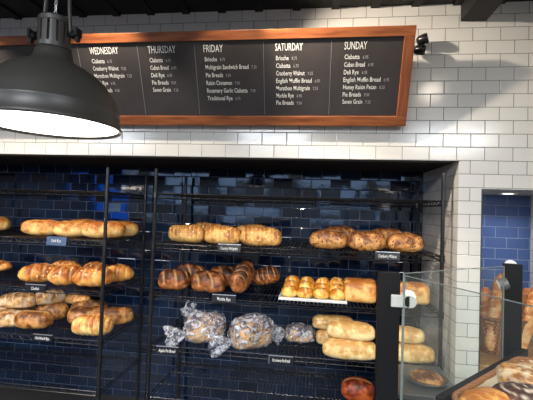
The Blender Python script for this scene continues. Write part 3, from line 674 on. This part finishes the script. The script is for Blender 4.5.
def pane(a, b, z0, z1, lab, sag=0):
    a = Vector((a[0], a[1], 0)); b = Vector((b[0], b[1], 0)); L_ = (b - a).length
    e = empty('guard_glass', (a.x, a.y, z0), math.atan2((b - a).y, (b - a).x)); h = z1 - z0
    bm = BM(); box(bm, .0025, L_ - .0025, -.0025, .0025, 0, h - .0025); link('glass_sheet', bm, M_glass, e)
    bm = BM(); box(bm, 0, L_, -.0025, .0025, h - .0024, h); box(bm, 0, .0024, -.0025, .0025, 0, h - .0025); box(bm, L_ - .0024, L_, -.0025, .0025, 0, h - .0025); link('polished_edge', bm, M_edge, e)
    return tag(e, lab, 'glass panel', 'clear glass guard panels')
pane((-.424, -.951), (.0815, -.587), .861, 1.41, 'clear glass guard sheet running back between the two black posts')
pane((-.424, -.966), (-.165, -1.43), .861, 1.405, 'clear glass guard sheet facing the viewer, right of the left black post')
# tray stand bars
AB = math.radians(46)
std = empty('tray_stand', (.087, -1.03, .86), AB)
bm = BM()
box(bm, -.325, .45, .256, .282, .125, .177, bev=.002)
for x in (-.30, .33): box(bm, x, x + .02, .258, .280, .085, .126)
link('black_rail', bm, M_blackmetal, std)
bm = BM(); box(bm, -.325, .36, -.262, .262, .085, .10); link('platform', bm, M_blackmetal, std)
for x in (-.31, .33):
    for y in (-.24, .24): bm = BM(); box(bm, x, x + .02, y - .01, y + .01, 0, .085); link('leg', bm, M_blackmetal, std)
tag(std, 'low black stand with rail on the case, holding the wicker bread tray', 'stand')
wt = empty('wicker_tray', (.087, -1.03, .961), AB)
def rr_path(hx, hy, r, n=8):
    pts = []
    for cx, cy, a0 in ((hx - r, hy - r, 0), (-hx + r, hy - r, 90), (-hx + r, -hy + r, 180), (hx - r, -hy + r, 270)):
        for i in range(n + 1):
            a = math.radians(a0 + 90 * i / n); pts.append((cx + r * math.cos(a), cy + r * math.sin(a)))
    return pts
hx, hy = .325, .245
bm = BM(); P = rr_path(hx, hy, .07); N = len(P); prev = None
levels = [(1.0 - .06 * (1 - k / 9), .072 * k / 9, (k % 2) * .003) for k in range(10)]
R_ = [[bm.verts.new((x * s + math.copysign(o_, x), y * s + math.copysign(o_, y), z)) for x, y in P] for s, z, o_ in levels]
Ri = [[bm.verts.new((x * s * .975, y * s * .965, z + .006 * (z < .01))) for x, y in P] for s, z, o_ in levels]
for RR in (R_, Ri):
    for A, B in zip(RR, RR[1:]):
        for k in range(N): bm.faces.new((A[k], A[(k + 1) % N], B[(k + 1) % N], B[k]))
    bm.faces.new(RR[0])
for k in range(N): bm.faces.new((R_[-1][k], R_[-1][(k + 1) % N], Ri[-1][(k + 1) % N], Ri[-1][k]))
link('woven_body', bm, M_wicker, wt)
bm = BM()                                               # braided rim
PP = []
for i in range(N):
    a = Vector(P[i]); b = Vector(P[(i + 1) % N]); m_ = max(1, int((b - a).length / .004))
    for k in range(m_): PP.append(a.lerp(b, k / m_))
pts = [(p.x, p.y, .076) for p in PP]; rad = [.0075 + .003 * abs(math.sin(i * PI / 4)) for i in range(len(PP))]
tube(bm, pts, rad, 8, closed=True)
link('braided_rim', bm, M_wicker, wt, True)
tag(wt, 'large brown wicker tray with braided rim holding round loaves, bottom right corner', 'tray')
bm = BM(); g = 20
V_ = [[bm.verts.new((-.308 + .616 * i / g, -.229 + .458 * j / g, .011 + .008 * abs(noise.noise(Vector((i * .7, j * .7, 3)))) + .064 * max(0, max(abs(i / g * 2 - 1), abs(j / g * 2 - 1)) - .88) / .12)) for j in range(g + 1)] for i in range(g + 1)]
for i in range(g):
    for j in range(g): bm.faces.new((V_[i][j], V_[i+1][j], V_[i+1][j+1], V_[i][j+1]))
r_ = bmesh.ops.solidify(bm, geom=bm.faces[:], thickness=.0008)
pp = link('parchment_sheet', bm, M_paper); pp.location = (.087, -1.03, .961); pp.rotation_euler.z = AB; tag(pp, 'crumpled pale parchment sheet lining the wicker tray', 'paper')
tz = .981
for lab, x, y, dz, L_, W_, H_, rz, st, m, sd in [
  ('golden crackled loaf at the left end of the wicker tray', -.192, -1.10, .006, .18, .14, .09, 20, 'crust', B_golden, 101),
  ('dark round loaf with flour rings in the wicker tray', -.075, -1.075, .003, .20, .19, .11, 0, 'ring', B_boule, 102),
  ('floury pale round loaf at the far corner of the wicker tray', .045, -.85, .003, .21, .20, .095, 40, 'score', B_rusticfl, 103),
  ('golden loaf in the tray just outside the right edge of view', .17, -1.03, 0, .20, .16, .09, 60, 'score', B_golden, 104)]:
    loaf('round_loaf', lab, 'bread', x, y, tz + dz, L_, W_, H_, rz, st, m, 'loaves in the wicker tray', sd, 5, pw=2.3, lump=.04)

# added steel side table and round pan, standing in for a reflection in the glass
tb = empty('side_table', (-.215, -.36, 0)); bm = BM(); box(bm, -.165, .165, -.185, .185, .775, .80, bev=.003); link('steel_top', bm, M_steel, tb)
for x in (-.15, .15):
    for y in (-.17, .17): bm = BM(); tube(bm, [(x, y, 0), (x, y, .775)], .012, 10); link('leg', bm, M_steel, tb)
bm = BM(); box(bm, -.15, .15, -.17, .17, .25, .265); link('lower_shelf', bm, M_steel, tb)
tag(tb, 'small steel side table added behind the glass guard', 'table')
pn = link('round_pan', (lambda b: (lathe(b, [(.001, .003), (.085, .003), (.100, .022), (.106, .022), (.106, .020), (.101, .019), (.087, 0), (.001, 0)], 40), b)[1])(BM()), M_steel, None, True)
pn.location = (-.175, -.38, .8005); tag(pn, 'shallow round metal pan standing in for a reflection in the glass guard', 'pan')
loaf('flat_loaf', 'dark flat bread lying in the round metal pan', 'bread', -.175, -.38, .805, .15, .15, .035, 0, 'crust', B_rustic, None, 120, 6, pw=2.2, lump=.08)

# ------------------------------------------------------------------ light
def lamp(kind, loc, power, color, size=.05, target=None, spot=None, sy=None, name='lamp'):
    d = bpy.data.lights.new(name, kind); d.energy = power; d.color = color
    if kind == 'AREA': d.size = size; 
    else: d.shadow_soft_size = size
    if sy: d.shape = 'RECTANGLE'; d.size_y = sy
    if spot: d.spot_size = math.radians(spot); d.spot_blend = .95 if power == 135 else .5
    o = bpy.data.objects.new(name, d); COL.objects.link(o); o.location = loc
    if target is not None: o.rotation_euler = (Vector(target) - Vector(loc)).to_track_quat('-Z', 'Y').to_euler()
    return o
WARM = (1, .87, .71); NEUT = (1, .95, .88)
lamp('SPOT', (-1.22, -.64, 2.84), 135, WARM, .025, (.5, .02, 1.95), 92, name='track_spot')
for x, pw_ in ((-3.9, 55), (-2.95, 55), (-2.0, 48), (-1.22, 16)):  # row of spots added to brighten the tile strip below the board evenly
    lamp('SPOT', (x, -.64, 2.84), pw_, WARM, .025, (x, .05, 1.62), 84, name='track_spot')
lamp('SPOT', (.34, -1.5, 2.83), 12, WARM, .09, (-.4, .1, 1.4), 100, name='track_spot')
for x in (-3.3, -1.503, .30):
    lamp('AREA', (x, -1.387, 1.838), 15, WARM, .34, (x, -1.387, 0), name='pendant_light')
for x in (-4.5, -1.5, 1.4):  # unseen fill lights added behind the camera to lift the shaded areas
    lamp('AREA', (x, -4.2, 2.86), 200, (.90, .95, 1), 1.2, (x, -4.2, 0), name='room_fill')
for x, tx, pw_ in ((-3.1, -2.75, 230), (-.95, -.75, 200)):
    lamp('SPOT', (x, -2.45, 2.84), pw_, WARM, .04, (tx, .1, .95), 42, name='shelf_spot')
lamp('SPOT', (.505, .30, 1.772), 7, NEUT, .03, (.505, .30, 0), 140, name='niche_downlight')
# daylight outside
w = bpy.data.worlds.new('world'); scene.world = w; w.use_nodes = True; nt = w.node_tree
bg = nt.nodes['Background']; tc = nt.nodes.new('ShaderNodeTexCoord'); sx = nt.nodes.new('ShaderNodeSeparateXYZ'); cr = nt.nodes.new('ShaderNodeValToRGB')
nt.links.new(tc.outputs['Generated'], sx.inputs[0]); nt.links.new(sx.outputs['Z'], cr.inputs[0]); nt.links.new(cr.outputs[0], bg.inputs[0])
e = cr.color_ramp.elements; e[0].position = 0; e[0].color = (.10, .11, .12, 1); e[1].position = .25; e[1].color = (.24, .46, 1, 1); k = e.new(.015); k.color = (.14, .17, .2, 1); k2 = e.new(.03); k2.color = (.42, .62, 1, 1)
bg.inputs[1].default_value = 4
scene.view_settings.view_transform = 'Standard'; scene.view_settings.look = 'None'; scene.view_settings.exposure = -.18; scene.view_settings.gamma = 1
